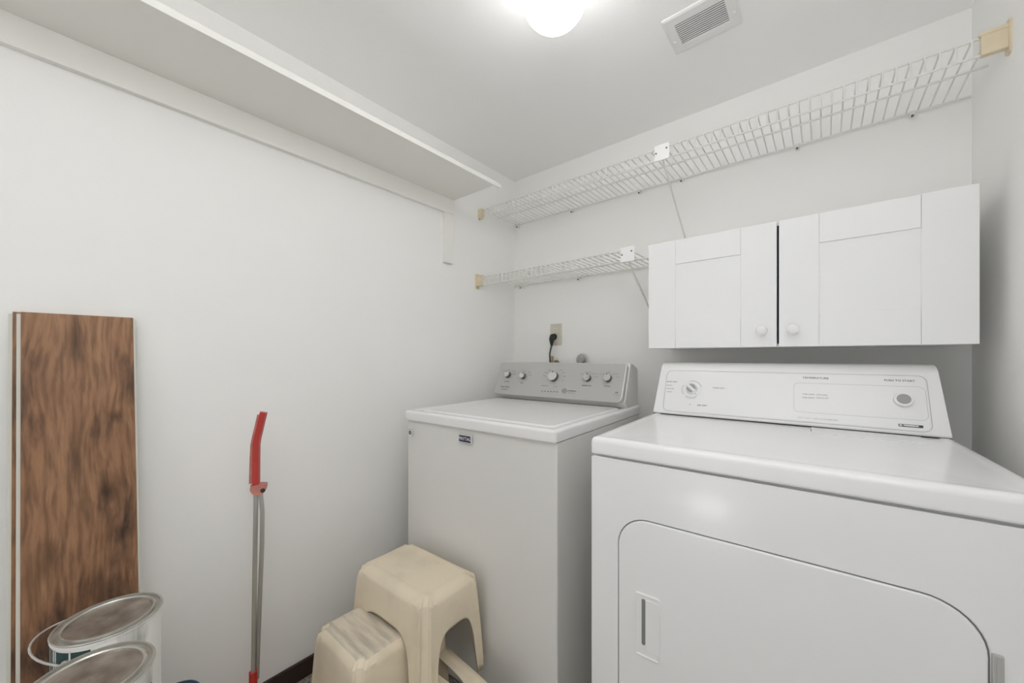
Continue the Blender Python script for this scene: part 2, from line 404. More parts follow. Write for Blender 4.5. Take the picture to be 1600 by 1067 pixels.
# ------------------------------------------------------------------ globe lamp
GX, GY, GZ = -.541, .828, HC+.947
t = thing('ceiling_lamp', 'lit round white glass globe lamp on the ceiling', 'lamp', (GX, GY, ZC))
b = BM(); lathe(b, [(.062, .0), (.062, -.010), (.052, -.018), (.045, -.020)], 40, Matrix.Translation((0, 0, 0))); obj('base', b, M['vent'], t, True)
b = BM(); R = .087; prof = []
for k in range(1, 29):
    a = -PI/2+PI*k/29*.93; prof.append((R*math.cos(a), R*math.sin(a)))
prof = [(.001, -R)]+prof
lathe(b, prof, 48, Matrix.Translation((0, 0, GZ-ZC))); obj('globe', b, M['globe'], t, True, 80)

# ------------------------------------------------------------------ washing machine
RW = math.radians(2.15)
# local frame: x along the front from its left corner, y towards the back wall, z up
WW, WD = .678, .713; WZB, WZT = HC-.244, HC-.208
t = thing('washing_machine', 'white top-loading washing machine with grey control panel, in the left corner', 'washing machine', (-1.257, .864, 0), RW)
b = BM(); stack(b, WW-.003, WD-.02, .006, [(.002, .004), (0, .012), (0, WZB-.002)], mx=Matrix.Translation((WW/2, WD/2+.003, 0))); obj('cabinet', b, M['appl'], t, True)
b = BM(); stack(b, WW-.02, WD-.04, .01, [(0, WZB-.006), (0, WZB+.004)], mx=Matrix.Translation((WW/2, WD/2, 0))); obj('seam', b, M['dark'], t)
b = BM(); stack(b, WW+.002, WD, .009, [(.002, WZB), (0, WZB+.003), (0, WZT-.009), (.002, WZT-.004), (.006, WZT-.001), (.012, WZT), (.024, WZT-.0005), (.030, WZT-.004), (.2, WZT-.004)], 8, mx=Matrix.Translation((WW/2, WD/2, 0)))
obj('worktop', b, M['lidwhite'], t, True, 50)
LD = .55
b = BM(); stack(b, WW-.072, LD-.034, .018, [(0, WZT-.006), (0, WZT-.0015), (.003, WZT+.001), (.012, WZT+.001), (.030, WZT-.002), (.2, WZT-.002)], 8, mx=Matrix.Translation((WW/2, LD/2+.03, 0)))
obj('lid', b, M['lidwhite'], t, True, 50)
b = BM(); box(b, .035, .085, .560, .566, WZT-.003, WZT+.002, .001); obj('hinge_cover', b, M['gap'], t)
# console
HT = HC-.026-WZT
b = BM(); poly = [(.582, -.002), (.556, .026), (.618, HT-.006), (.628, HT-.002), (.650, HT-.006), (.695, HT-.022), (.706, HT-.034), (.710, -.002)]
prism(b, [(y, z+WZT) for y, z in poly], -.010, WW-.010, .004, 3); cons = obj('console', b, M['appl'], t, True, 40)
b = BM(); box(b, .01, WW-.05, .5795, .582, WZT-.0035, WZT-.0005); obj('console_seam', b, M['dark'], t)
p0 = Vector((WW/2-.012, .540, WZT+.022)); p1 = Vector((WW/2-.012, .606, WZT+HT-.002)); PH = (p1-p0).length; PW = WW-.006
FP = frame((p0+p1)/2, (1, 0, 0), p1-p0)
b = BM(); stack(b, PW, PH, .022, [(.004, -.018), (0, -.012), (0, -.004), (.0025, 0), (.006, .0005)], 8, mx=FP); pan = obj('control_panel', b, M['panel'], t, True, 30)
b = BM(); 
for s in (1,):   # bright end trim
    pts = []
    for k in range(0, 17):
        f = k/16; y = PH/2-.004-(PH-.03)*f; pts.append(FP @ Vector((PW/2-.006, y, .0012)))
    pts += [FP @ Vector((PW/2-.009, -PH/2+.016, .0012)), FP @ Vector((PW/2-.016, -PH/2+.008, .0012)), FP @ Vector((PW/2-.026, -PH/2+.005, .0012))]
    tube(b, pts, .0028, 8)
obj('end_trim', b, M['chrome'], pan, True, 60)
def panel_xy(mx_world, u, v):
    """hit point of a photo pixel on a panel plane, in panel coordinates (x, y)"""
    yaw = math.radians(39.6); k = (u-800)/589; kz = (557-v)/589
    f = Vector((-math.sin(yaw), math.cos(yaw), 0)); r = Vector((math.cos(yaw), math.sin(yaw), 0))
    d = f+r*k+Vector((0, 0, kz)); inv = mx_world.inverted()
    o = inv @ Vector((0, 0, HC)); dd = inv.to_3x3() @ d
    s = -o.z/dd.z; q = o+dd*s; return q.x, q.y
WT = Matrix.Translation(t.location) @ Matrix.Rotation(RW, 4, 'Z')
def knob(parent, FR, x, y, r, ang):
    mx = FR @ Matrix.Translation((x, y, 0))
    b = BM(); lathe(b, [(r*1.0, .0), (r*1.0, .008), (r*.94, .017)], 36, mx, mi=0)
    k = obj('knob', b, M['knobside'], parent, True, 60)
    b = BM(); lathe(b, [(r*.97, .0165), (r*.97, .0195), (r*.88, .0215), (r*.72, .0215), (r*.70, .0205), (.001, .0205)], 36, mx, cap1=False); obj('knob_cap', b, M['chrome'], k, True, 50)
    b = BM(); m2 = mx @ Matrix.Rotation(ang, 4, 'Z'); box(b, -.002, .002, r*.66, r*.92, .0207, .0222, mx=m2); obj('pointer', b, M['ink'], k)
b_ink = BM()
def ptext(FR, W, s, u, v, size, sx=1, mi=0, bm=None, shear=0):
    x, y = panel_xy(W @ FR, u, v); text(bm, s, size, x, y, FR, z=.0008, mi=mi, sx=sx, shear=shear)
kn = []
for u, v, r, ang in ((792.5, 585, .0155, .15), (816, 587, .0155, -.5), (863.5, 588, .0235, 0), (916.5, 590, .0165, -.3), (948.5, 590.5, .0165, .1)):
    x, y = panel_xy(WT @ FP, u+2, v+1); kn.append((x, y)); knob(pan, FP, x, y, r, ang)
random.seed(3)
lab = ['SOAK', 'LIGHT', 'NORMAL', 'HEAVY', 'WASH', 'RINSE', 'DELICATE', 'BULKY', 'SPIN']
for i, (x, y) in enumerate(kn):
    R_ = .040 if i == 2 else .028
    for a in ((150, 175, 120, 60, 35, 8, -22) if i == 2 else (135, 95, 50, 15)):
        cx, cy = x+R_*math.cos(math.radians(a))*1.15, y+R_*math.sin(math.radians(a))
        text(b_ink, random.choice(lab), .0058, cx+(.008 if math.cos(math.radians(a)) > .1 else -.008 if math.cos(math.radians(a)) < -.1 else 0), cy, FP, z=.0008, mi=1)
    if i != 2: text(b_ink, ('LOAD SIZE', 'RINSE', '', 'TEMPERATURE', 'OPTIONS')[i], .0066, x, y-.034, FP, z=.0008, mi=0)
ptext(FP, WT, 'MAYTAG', 789.5, 604.5, .0125, 1.1, 0, b_ink); ptext(FP, WT, 'CENTENNIAL', 788, 608.3, .0055, 1.2, 0, b_ink)
ptext(FP, WT, 'START / PAUSE', 851, 602.5, .0052, 1, 1, b_ink); ptext(FP, WT, 'CYCLES', 868, 604, .0052, 1, 1, b_ink)
ptext(FP, WT, 'COMMERCIAL', 893.5, 611, .0072, 1, 0, b_ink); ptext(FP, WT, 'TECHNOLOGY', 893, 614, .0052, 1, 1, b_ink)
ptext(FP, WT, 'HE', 963.5, 613.5, .010, 1, 0, b_ink); ptext(FP, WT, 'LOW WATER', 963, 617, .0045, 1, 1, b_ink)
obj('lettering', b_ink, [M['ink'], M['grey']], pan)['kind'] = 'stuff'
for i in range(6):
    x, y = panel_xy(WT @ FP, 847+i*4.7, 611+i*.25)
    b = BM(); box(b, x-.0035, x+.0035, y-.0014, y+.0014, .0004, .0014, mx=FP); obj('indicator_light', b, M['ink'], pan)
x, y = panel_xy(WT @ FP, 882, 610.5)
b = BM(); lathe(b, [(.0125, .0003), (.0125, .0016), (.011, .0022), (.001, .0022)], 28, FP @ Matrix.Translation((x, y, 0))); em = obj('round_emblem', b, M['btn'], pan, True)
b = BM(); lathe(b, [(.0085, .0021), (.0085, .0026), (.001, .0026)], 24, FP @ Matrix.Translation((x, y, 0))); obj('emblem_center', b, M['grey'], em, True)
# badge and sticker on the front
FF = frame((0, .0035, 0), (1, 0, 0), (0, 0, 1))
def front_xy(W, FR, u, v): return panel_xy(W @ FR, u, v)
x, y = front_xy(WT, FF, 727, 685.6)
b = BM(); stack(b, .062, .028, .002, [(0, 0), (0, .0015), (.001, .002)], 3, mx=FF @ Matrix.Translation((x, y, 0))); bd = obj('badge', b, M['chrome'], t)
b = BM(); box(b, x-.0265, x+.0265, y-.0105, y+.0105, .0018, .0025, mx=FF); obj('badge_face', b, M['navy'], bd)
b = BM(); text(b, 'MAYTAG', .0165, x, y, FF, z=.0028, sx=.86); obj('lettering', b, M['lidwhite'], bd)
x, y = front_xy(WT, FF, 641, 674.5)
b = BM(); lathe(b, [(.0155, 0), (.0155, .0006), (.001, .0006)], 28, FF @ Matrix.Translation((x, y, 0)) @ Matrix.Diagonal((.85, 1.15, 1, 1))); st = obj('sticker', b, M['lidwhite'], t)
b = BM(); lathe(b, [(.0078, .0005), (.0078, .0012), (.0045, .0012), (.0045, .0005)], 24, FF @ Matrix.Translation((x, y-.003, 0)), cap0=False, cap1=False)
text(b, '10', .009, x, y-.003, FF, z=.0012); obj('sticker_print', b, M['ink'], st)
b = BM()
for k in range(5):
    a = math.radians(40+25*k); m2 = FF @ Matrix.Translation((x+.011*math.cos(a), y+.011*math.sin(a), 0)); box(b, -.0014, .0014, -.0014, .0014, .0005, .0012, mx=m2)
obj('sticker_print', b, M['redworn'], st)

# ------------------------------------------------------------------ dryer
RD = math.radians(2.35); DW, DD = .737, .70; DZB, DZT = HC-.248, HC-.205
t = thing('clothes_dryer', 'glossy white front-loading clothes dryer with white console, nearest the right wall', 'dryer', (-.462, .874, 0), RD)
DT = Matrix.Translation(t.location) @ Matrix.Rotation(RD, 4, 'Z')
FD = frame((0, .002, 0), (1, 0, 0), (0, 0, 1))
# front shell with a hole for the door
dx0, dx1, dz0, dz1, dr = .071, .659, .17, .747, .075
b = BM()
stack(b, DW-.004, DD-.01, .008, [(.001, .004), (0, .01), (0, DZB-.004), (.003, DZB-.0015)], 4, mx=Matrix.Translation((DW/2, DD/2+.007, 0)))
obj('cabinet', b, M['dry'], t, True)
# front panel: surround as a ring between outer rectangle and the door outline
def door_outline(ins, n=10):
    w_, h_ = dx1-dx0-2*ins, dz1-dz0-2*ins
    return [(x+(dx0+dx1)/2, z+(dz0+dz1)/2) for x, z in rrect(w_, h_, dr-ins, n)]
b = BM(); n_ = 10
inner = door_outline(0, n_); outer = []
ow, oh = DW-.006, DZB-.01
base = rrect(ow, oh, .004, n_)
outer = [(x+DW/2, z+DZB/2) for x, z in base]
Vo = [b.verts.new((x, .0015, z)) for x, z in outer]; Vo2 = [b.verts.new((x, .006, z)) for x, z in outer]
Vi = [b.verts.new((x, .0015, z)) for x, z in inner]; Vi1 = [b.verts.new((x, .003, z)) for x, z in door_outline(.0015)]; Vi2 = [b.verts.new((x, .012, z)) for x, z in door_outline(.0015)]
m_ = len(Vo)
for A, B in ((Vo2, Vo), (Vo, Vi), (Vi, Vi1), (Vi1, Vi2)):
    for i in range(m_): b.faces.new((A[i], A[(i+1) % m_], B[(i+1) % m_], B[i]))
obj('front_panel', b, M['dry'], t, True, 30)
b = BM(); V = [b.verts.new((x, .0052, z)) for x, z in door_outline(.0005)]; b.faces.new(V); obj('door_seal', b, M['gap'], t)
b = BM(); prev = None; Ls = []
for ins, y in ((.004, .0055), (.0042, .0015), (.0055, .0002), (.009, -.0004), (.05, -.0004)):
    Ls.append([b.verts.new((x, y, z)) for x, z in door_outline(ins)])
for A, B in zip(Ls, Ls[1:]):
    for i in range(m_): b.faces.new((A[i], A[(i+1) % m_], B[(i+1) % m_], B[i]))
b.faces.new(Ls[-1]); door = obj('door', b, M['dry'], t, True, 30)
# handle recess on the door
hx0, hx1, hz0, hz1 = .116, .174, .425, .574
b = BM(); FH = frame(((hx0+hx1)/2, -.0004, (hz0+hz1)/2), (1, 0, 0), (0, 0, 1))
stack(b, hx1-hx0, hz1-hz0, .006, [(0, 0), (.001, .003), (.0035, .0035), (.006, .0015), (.02, .0012)], 4, mx=FH); h = obj('handle', b, M['drypl'], door, True)
b = BM(); stack(b, .0085, .108, .004, [(0, 0), (0, .0018)], 5, mx=FH @ Matrix.Translation((-.009, .008, 0))); obj('handle_slot', b, M['gap'], door)
b = BM(); stack(b, .030, .120, .004, [(0, .0005), (0, .003), (.002, .0042)], 5, mx=FH @ Matrix.Translation((.0118, .003, 0))); obj('handle_grip', b, M['drypl'], door, True)
for z0 in (.60, .25):
    b = BM(); box(b, dx1-.001, dx1+.011, -.003, .004, z0, z0+.082, .002); box(b, dx1+.003, dx1+.006, -.0045, -.002, z0+.002, z0+.08, .001); obj('hinge', b, M['panel'], t)
# top
b = BM(); stack(b, DW-.02, DD-.04, .01, [(0, DZB-.008), (0, DZB+.004)], mx=Matrix.Translation((DW/2, DD/2, 0))); obj('seam', b, M['dark'], t)
b = BM(); stack(b, DW, DD, .008, [(.003, DZB), (.0005, DZB+.002), (0, DZB+.006), (0, DZT-.014), (.002, DZT-.006), (.007, DZT-.0015), (.014, DZT), (.026, DZT), (.032, DZT-.0025), (.2, DZT-.0025)], 8, mx=Matrix.Translation((DW/2, DD/2, 0)))
obj('worktop', b, M['dry'], t, True, 50)
b = BM(); mxl = Matrix.Translation((.455+.112, .415+.055, 0))
box(b, .455, .675, .415, .512, DZT-.003, DZT-.0006, .0008); lh = obj('lint_hatch', b, M['dry'], t, True)
b = BM(); box(b, .4525, .4545, .448, .475, DZT-.0026, DZT-.0012); obj('hatch_slot', b, M['gap'], lh)
# console
HD = HC-.022-DZT
b = BM()
poly = [(.518, -.002), (.518, .006)]
f0_, f1_ = Vector((.518, .006)), Vector((.587, HD-.029)); fd_ = (f1_-f0_).normalized(); e_ = Vector((.640, HD))
for k in range(11):     # rounded upper edge
    u_ = k/10; c_ = f1_+fd_*.026; p_ = f1_*(1-u_)**2+Vector((c_.x, HD))*2*u_*(1-u_)+e_*u_*u_; poly.append((p_.x, p_.y))
poly += [(.668, HD-.004), (.690, HD-.03), (.697, -.002)]
prism(b, [(y, z+DZT) for y, z in poly], .002, DW-.006, .0015, 2)
for v in b.verts:      # sides taper inwards towards the top
    k = max(0, (v.co.z-DZT)/HD); v.co.x += (.010*k if v.co.x < DW/2 else -.010*k)
obj('console', b, M['drypl'], t, True, 40)
b = BM(); box(b, .003, DW-.007, .5155, .5175, DZT-.0028, DZT+.0012); obj('console_seam', b, M['dark'], t)
q0 = Vector((DW/2-.002, .518, DZT+.006)); q1 = Vector((DW/2-.002, .587, DZT+HD-.029)); QH = (q1-q0).length
FQ = frame((q0+q1)/2, (1, 0, 0), q1-q0)
b = BM(); stack(b, DW-.075, QH-.008, .018, [(.0, -.003), (.0, .0008), (.002, .0016), (.006, .0018)], 6, mx=FQ @ Matrix.Translation((0, .002, 0))); pan = obj('control_panel', b, M['drypl'], t, True, 30)
b = BM(); outline(b, DW-.072, QH-.005, .019, .0012, .0, .0010, FQ, 0, .002); obj('panel_border', b, M['palegrey'], pan)
def q(u, v): return panel_xy(DT @ FQ @ Matrix.Translation((0, 0, .0018)), u, v)
xa, ya = q(1240, 624); xb, yb = q(1448, 624)
_, yt = q(1340, 601); _, ybm = q(1340, 650)
b = BM(); outline(b, xb-xa, yt-ybm, .014, .0009, .0016, .0021, FQ, (xa+xb)/2, (yt+ybm)/2); obj('display_outline', b, M['palegrey'], pan)
b = BM()
def qt(s, u, v, size, mi=0, sx=1.0): x, y = q(u, v); text(b, s, size, x, y, FQ, z=.0021, mi=mi, sx=sx)
qt('TEMPERATURE', 1274, 590.8, .0078, 0, 1.2); qt('PUSH TO START', 1405, 594.8, .0078, 0, 1.05)
qt('HIGH-REG', 1263, 616, .0052, 1, 1.2); qt('LOW-DEL', 1284, 617, .0052, 1, 1.2); qt('MED-PERM', 1263, 621.5, .0052, 1, 1.2); qt('AIR-FLUFF', 1285, 622, .0052, 1, 1.2)
qt('SOFT HEAT', 1257, 653, .0052, 2, 1.2); qt('KEEP CLOTHES DRY', 1290, 655.5, .0052, 2, 1.2)
qt('AUTO DRY', 1050, 596.5, .0065, 0, 1.1); qt('MORE DRY', 1046, 602, .0045, 1); qt('NORMAL DRY', 1047, 607, .0045, 1); qt('LESS DRY', 1046, 612, .0045, 1)
qt('TIMED DRY', 1123, 606.5, .0068, 1, 1.1); qt('AIR DRY', 1097, 633.5, .0075, 0, 1.1); qt('OFF', 1078, 632, .004, 1)
obj('lettering', b, [M['ink'], M['grey'], M['palegrey']], pan)['kind'] = 'stuff'
x, y = q(1423, 665.5)
b = BM(); box(b, x-.0225, x+.0225, y-.0035, y+.0035, .0016, .0024, mx=FQ); lg = obj('brand_plate', b, M['ink'], pan)
b = BM(); box(b, x-.0135, x+.0145, y-.001, y+.0018, .0024, .0028, mx=FQ); box(b, x-.021, x-.016, y-.002, y+.002, .0024, .0028, mx=FQ)
text(b, 'Kenmore', .0052, x+.001, y-.0005, FQ, z=.003, sx=1.1); obj('plate_print', b, M['drypl'], lg)
# start button
x, y = q(1411, 625.5); mx = FQ @ Matrix.Translation((x, y, 0))
b = BM(); lathe(b, [(.0195, .0012), (.0195, .010), (.0185, .0125), (.0155, .013)], 36, mx); bt = obj('start_button', b, M['drypl'], pan, True)
b = BM(); lathe(b, [(.0138, .0125), (.0138, .0142), (.013, .0146), (.001, .0146)], 36, mx); obj('button_face', b, M['btn'], bt, True)
# dial
x, y = q(1081, 608.5); mx = FQ @ Matrix.Translation((x, y, 0))
b = BM(); lathe(b, [(.029, .0015), (.029, .004), (.0275, .005), (.022, .005)], 44, mx); di = obj('dial', b, M['drypl'], pan, True)
b = BM(); lathe(b, [(.0185, .004), (.0180, .016), (.0172, .0175), (.0165, .0175), (.016, .014), (.001, .014)], 40, mx); obj('dial_knob', b, M['drypl'], di, True)
mb = mx @ Matrix.Rotation(math.radians(-42), 4, 'Z')
b = BM(); stack(b, .0345, .0085, .003, [(.0, .012), (.0, .021), (.001, .022)], 4, mx=mb); obj('dial_bar', b, M['drypl'], di, True)
for s in (1, -1):
    b = BM(); pts = [(.0145*math.cos(a), s*.0145*math.sin(a)) for a in [math.asin(.0062/.0145)+k*(PI-2*math.asin(.0062/.0145))/14 for k in range(15)]]
    A = [b.verts.new(mb @ Vector((px, py, .0136))) for px, py in pts]; B = [b.verts.new(mb @ Vector((px, py, .0165))) for px, py in pts]
    b.faces.new(B); 
    for i in range(len(A)): b.faces.new((A[i], A[(i+1) % len(A)], B[(i+1) % len(A)], B[i]))
    obj('dial_recess', b, M['btn'], di)
b = BM(); box(b, .0205, .0255, -.0007, .0007, .005, .0056, mx=mx @ Matrix.Rotation(math.radians(-50), 4, 'Z')); obj('dial_mark', b, M['ink'], di)
b = BM()
for a0, a1 in ((20, 110), (150, 215), (235, 300)):
    rr = .0325; pts = []
    tube(b, [mx @ Vector((rr*math.cos(math.radians(a0+(a1-a0)*k/14)), rr*math.sin(math.radians(a0+(a1-a0)*k/14)), .0019)) for k in range(15)], .0011, 6)
obj('dial_arcs', b, M['palegrey'], pan, True)

# ------------------------------------------------------------------ outlet, cord, valves behind the washer
ox, oz = -1.126, HC+.120
t = thing('wall_outlet', 'ivory duplex wall outlet above the washer', 'outlet', (ox, YB, oz))
FO = frame((0, 0, 0), (1, 0, 0), (0, 0, 1))
b = BM(); stack(b, .072, .118, .004, [(0, 0), (0, .004), (.002, .006)], 3, mx=FO); obj('cover_plate', b, M['ivory'], t, True)
for dz in (.022, -.022):
    b = BM(); stack(b, .030, .030, .012, [(0, .005), (0, .0075), (.001, .008)], 5, mx=FO @ Matrix.Translation((0, dz, 0))); r = obj('receptacle', b, M['ivory2'], t, True)
    b = BM(); box(b, -.0075, -.0055, dz-.001, dz+.008, .0075, .0085, mx=FO); box(b, .0055, .0075, dz-.001, dz+.008, .0075, .0085, mx=FO)
    lathe(b, [(.0024, .0075), (.0024, .0085)], 10, FO @ Matrix.Translation((0, dz-.008, 0))); obj('socket_slot', b, M['ink'], r)
t = thing('power_cord', 'black plug and cord hanging from the ivory outlet', 'cord', (ox-.006, YB-.008, oz-.022))
b = BM(); tube(b, [(0, -.001, .010), (0, -.020, .008), (0, -.028, -.006), (-.003, -.024, -.03), (-.005, -.02, -.04)], [.017, .017, .0145, .008, .006], 12); obj('plug', b, M['black'], t, True, 60)
b = BM(); tube(b, [(-.005, -.02, -.035), (-.008, -.026, -.06), (-.012, -.029, -.085), (-.010, -.030, -.11), (-.004, -.030, -.2), (.0, -.03, -.3)], .004, 8); obj('cord', b, M['black'], t, True, 60)
t = thing('water_valve', 'small brown and beige water valve on the wall just above the washer console', 'valve', (ox-.002, YB, HC-.03))
b = BM(); tube(b, [(-.018, -.010, .034), (-.024, -.012, .012), (-.018, -.012, -.03), (-.016, -.012, -.1)], .009, 10); obj('hose', b, M['pink'], t, True, 60)
b = BM(); tube(b, [(.0, -.012, .022), (.006, -.018, .005), (.012, -.02, -.03), (.012, -.02, -.1)], .007, 10); obj('hose', b, M['ivory2'], t, True, 60)
b = BM(); lathe(b, [(.013, 0), (.013, .012), (.010, .016)], 10, frame((.017, -.016, -.002), (1, 0, 0), (0, 0, 1))); tube(b, [(.017, 0, -.002), (.017, -.018, -.002)], .006, 8); obj('tap_handle', b, M['brown'], t, True)
b = BM(); tube(b, [(.028, -.02, .006), (.04, -.02, -.004), (.05, -.02, -.02), (.055, -.02, -.05)], .0018, 6); obj('thin_wire', b, M['pink'], t, True)
b = BM(); box(b, -.034, -.016, -.012, -.0105, .03, .085, mx=None); tg = obj('paper_tag', b, M['lidwhite'], t)
t = thing('pipe_cap', 'round grey wall fitting half hidden behind the washer console', 'pipe fitting', (-.963, YB, HC-.018))
b = BM(); lathe(b, [(.036, 0), (.036, .006), (.030, .010), (.026, .006), (.001, .006)], 32, FO); obj('flange', b, M['palegrey'], t, True)
b = BM(); lathe(b, [(.019, .004), (.018, .026), (.014, .03), (.001, .03)], 20, FO); obj('plug', b, M['btn'], t, True)

# ------------------------------------------------------------------ laminate planks leaning on the left wall
def plank(name, label, tl, tr, bl, br, th, group):
    tl, tr, bl, br = map(Vector, (tl, tr, bl, br))
    o0 = (bl+br)/2; xd = (br-bl).normalized(); zd = ((tl+tr)/2-o0); H = zd.length; W = (br-bl).length
    yd = zd.cross(xd).normalized()
    # local: y along width, z along length, x outward (towards the room)
    zd.normalize(); nx = xd.cross(zd); 
    m = Matrix((nx, xd, zd)).transposed().to_4x4(); m.translation = o0
    t = thing(name, label, 'plank'); t.matrix_world = m; t.location = o0
    b = BM(); box(b, .0015, th, -W/2, W/2, 0, H, .0006, 1); obj('face_board', b, M['wood'], t)
    b = BM(); box(b, .0, .0055, -W/2-.006, -W/2, 0, H-.004); box(b, .0, .0015, -W/2, W/2, 0, H); box(b, .001, th-.003, W/2, W/2+.0035, 0, H-.002); obj('click_edge', b, M['core'], t)
    return t
LX = XL
def lean(y0, y1, yb0, yb1, zt, xo, xb):
    return (LX+xo, y0, zt), (LX+xo, y1, zt), (LX+xb, yb0, .0), (LX+xb, yb1, .0)
plank('laminate_plank', 'dark brown hickory laminate plank leaning on the left wall, in front of another', *lean(-.058, .1266, -.047, .132, HC+.1, .014, .163), .010, 'p')
plank('laminate_plank', 'laminate plank behind the front one, only a brown sliver and pale edge showing', *lean(-.067, .115, -.060, .119, HC+.1, .0025, .1505), .010, 'p')

# ------------------------------------------------------------------ paint cans
def paint_can(x, y, z, label, group, full=True, H=.195, R=.0825, rim='canrim', ang=0, teal=None, handle=False):
    t = thing('paint_can', label, 'paint can', (x, y, z), ang, group)
    b = BM(); lathe(b, [(R-.004, .0), (R-.0015, .0015), (R-.0025, .005), (R-.0035, .008), (R-.0035, H-.012), (R-.001, H-.008), (R-.001, H-.002)], 56, cap1=False)
    obj('can_body', b, M['canside'], t, True, 50)
    b = BM(); lathe(b, [(R-.0015, H-.004), (R, H-.001), (R-.001, H+.0012), (R-.004, H+.001), (R-.005, H-.003), (R-.011, H-.004), (R-.013, H+.0015), (R-.015, H+.0018), (R-.017, H-.0005)], 56, cap0=False, cap1=False)
    obj('rim', b, M[rim], t, True, 50)
    b = BM(); lathe(b, [(R-.0165, H-.0002), (R-.018, H-.0045), (.001, H-.0045)], 56, cap0=False, cap1=False); obj('lid', b, M['canlid'], t, True, 50)
    return t
def can_label(t, R, H, a0, a1, z0, z1, m, nm='label'):
    b = BM(); n = 24; rings = []
    for k in range(n+1):
        a = math.radians(a0+(a1-a0)*k/n)
        rings.append([b.verts.new((r*math.cos(a), r*math.sin(a), z)) for r, z in ((R-.0034, z0), (R-.0028, z0), (R-.0028, z1), (R-.0034, z1))])
    for A, B in zip(rings, rings[1:]):
        for i in range(3): b.faces.new((A[i], A[i+1], B[i+1], B[i]))
    return obj(nm, b, m, t, True)
R0, H0 = .0825, .195
cz = HC-.546-H0
# directions: camera seen from the can is roughly at azimuth -3.. deg
c1 = paint_can(-1.154, .0715, cz, 'paint can with wire handle raised, behind the other, near the wood planks', 'paint cans in the front left corner')
c1['label'] = 'paint-streaked can with wire handle, standing nearest the wood planks'
can_label(c1, R0, H0, -98, -22, .03, H0-.014, M['teal'])
for a in (-84, -70, -66, -45):
    can_label(c1, R0+.0006, H0, a, a+2.2, .05, H0-.010, M['clear'], 'paint_drip')
for a in (4, 9, 15, 23, 31): can_label(c1, R0+.0006, H0, a, a+1.2, .12-.02*(a % 3), H0-.010, M['clear'], 'paint_drip')
b = BM(); pts = []
az = math.radians(-138); ax = Vector((math.cos(az), math.sin(az), 0)); pe = Vector((-ax.y, ax.x, 0))
for k in range(21):
    a = PI*k/20; pts.append(-pe*math.cos(a)*(R0+.001)+Vector((0, 0, H0-.035))+(ax*.127+Vector((0, 0, .012)))*math.sin(a))
tube(b, pts, .0021, 8); obj('handle', b, M['handlew'], c1, True, 60)
b = BM()
for s in (-1, 1): lathe(b, [(.009, -.003), (.009, .002), (.005, .005)], 14, frame(pe*s*(R0-.002)+Vector((0, 0, H0-.035)), Vector((0, 0, 1)).cross(pe*s), (0, 0, 1)))
obj('handle_ear', b, M['canrim'], c1, True)
c2 = paint_can(-.963, .036, cz, 'paint-streaked can with taupe lid, the one closest to the camera', 'paint cans in the front left corner', ang=.6)
can_label(c2, R0, H0, -110, -60, .02, H0-.02, M['teal'])
b = BM()
for i, (s, a) in enumerate((('A', 4), ('Q', 14), ('U', 24), ('A', 34))):
    aa = math.radians(a-4); n = Vector((math.cos(aa), math.sin(aa), 0)); mx = frame(n*(R0-.0026)+Vector((0, 0, H0-.045)), Vector((-n.y, n.x, 0)), (0, 0, 1))
    text(b, s, .02, 0, 0, mx, z=.0004)
obj('lettering', b, M['ink'], c2)
paint_can(-1.154, .0715, cz-H0-.0015, 'middle paint can in the stack nearest the wood planks', 'lower cans of the paint can stacks')
paint_can(-1.154, .0715, 0, 'lowest paint can in the stack nearest the wood planks', 'lower cans of the paint can stacks', H=cz-H0-.0035)
paint_can(-.963, .036, cz-H0-.0015, 'middle paint can in the stack closest to the camera', 'lower cans of the paint can stacks')
paint_can(-.963, .036, 0, 'lowest paint can in the stack closest to the camera', 'lower cans of the paint can stacks', H=cz-H0-.0035)
c3 = paint_can(-1.340, .197, 0, 'small can with blue-grey rim, low behind the paint cans beside the wall', None, H=.216, R=.060, rim='blue')

# ------------------------------------------------------------------ red-handled tool
tx, ty = -1.255, .385
t = thing('long_handled_tool', 'tall tool with bent red handle on two thin silver rods by the left wall', 'tool', (tx, ty, 0))
yaw = math.radians(39.6); RT = Vector((math.cos(yaw), math.sin(yaw), 0)); FW = Vector((-math.sin(yaw), math.cos(yaw), 0))
def pix(u, v, d): return FW*d+RT*((u-800)/589*d)+Vector((0, 0, HC-(v-557)/589*d))
def tl(u, v, dd=0):
    d = 1.097+dd; return pix(u, v, d)-Vector((tx, ty, 0))
dirn = (FW*.35+RT*.94).normalized()
# handle: rectangular grip strip swept along a bent line, with a darker trigger strip behind its left edge
def strip(bm, pts, wd, th, off):
    P = []; S = dirn; 
    for i, p in enumerate(pts):
        a = pts[max(i-1, 0)]; c = pts[min(i+1, len(pts)-1)]; tt = (c-a).normalized(); s = (S-tt*S.dot(tt)).normalized(); n = tt.cross(s).normalized()
        if n.dot(FW) > 0: n = -n
        P.append([bm.verts.new(p+s*(off+sx*wd/2)+n*(sz*th/2)) for sx, sz in ((-1, -1), (-.8, 1), (.8, 1), (1, -1))])
    for A, B in zip(P, P[1:]):
        for k in range(4): bm.faces.new((A[k], A[(k+1) % 4], B[(k+1) % 4], B[k]))
    bm.faces.new(P[0]); bm.faces.new(list(reversed(P[-1])))
cl = [tl(411.5, 644), tl(408.5, 657), tl(405, 672), tl(402, 684), tl(400.3, 694), tl(400, 715), tl(399.8, 735), tl(399.8, 757)]
b = BM(); strip(b, cl, .0185, .014, 0); hd = obj('handle', b, M['red'], t, True, 40)
cl2 = [tl(404.5, 648, .008), tl(401, 664, .008), tl(396.5, 682, .008), tl(394, 695, .008), tl(393, 715, .008), tl(392.3, 735, .008), tl(391.8, 755, .008)]
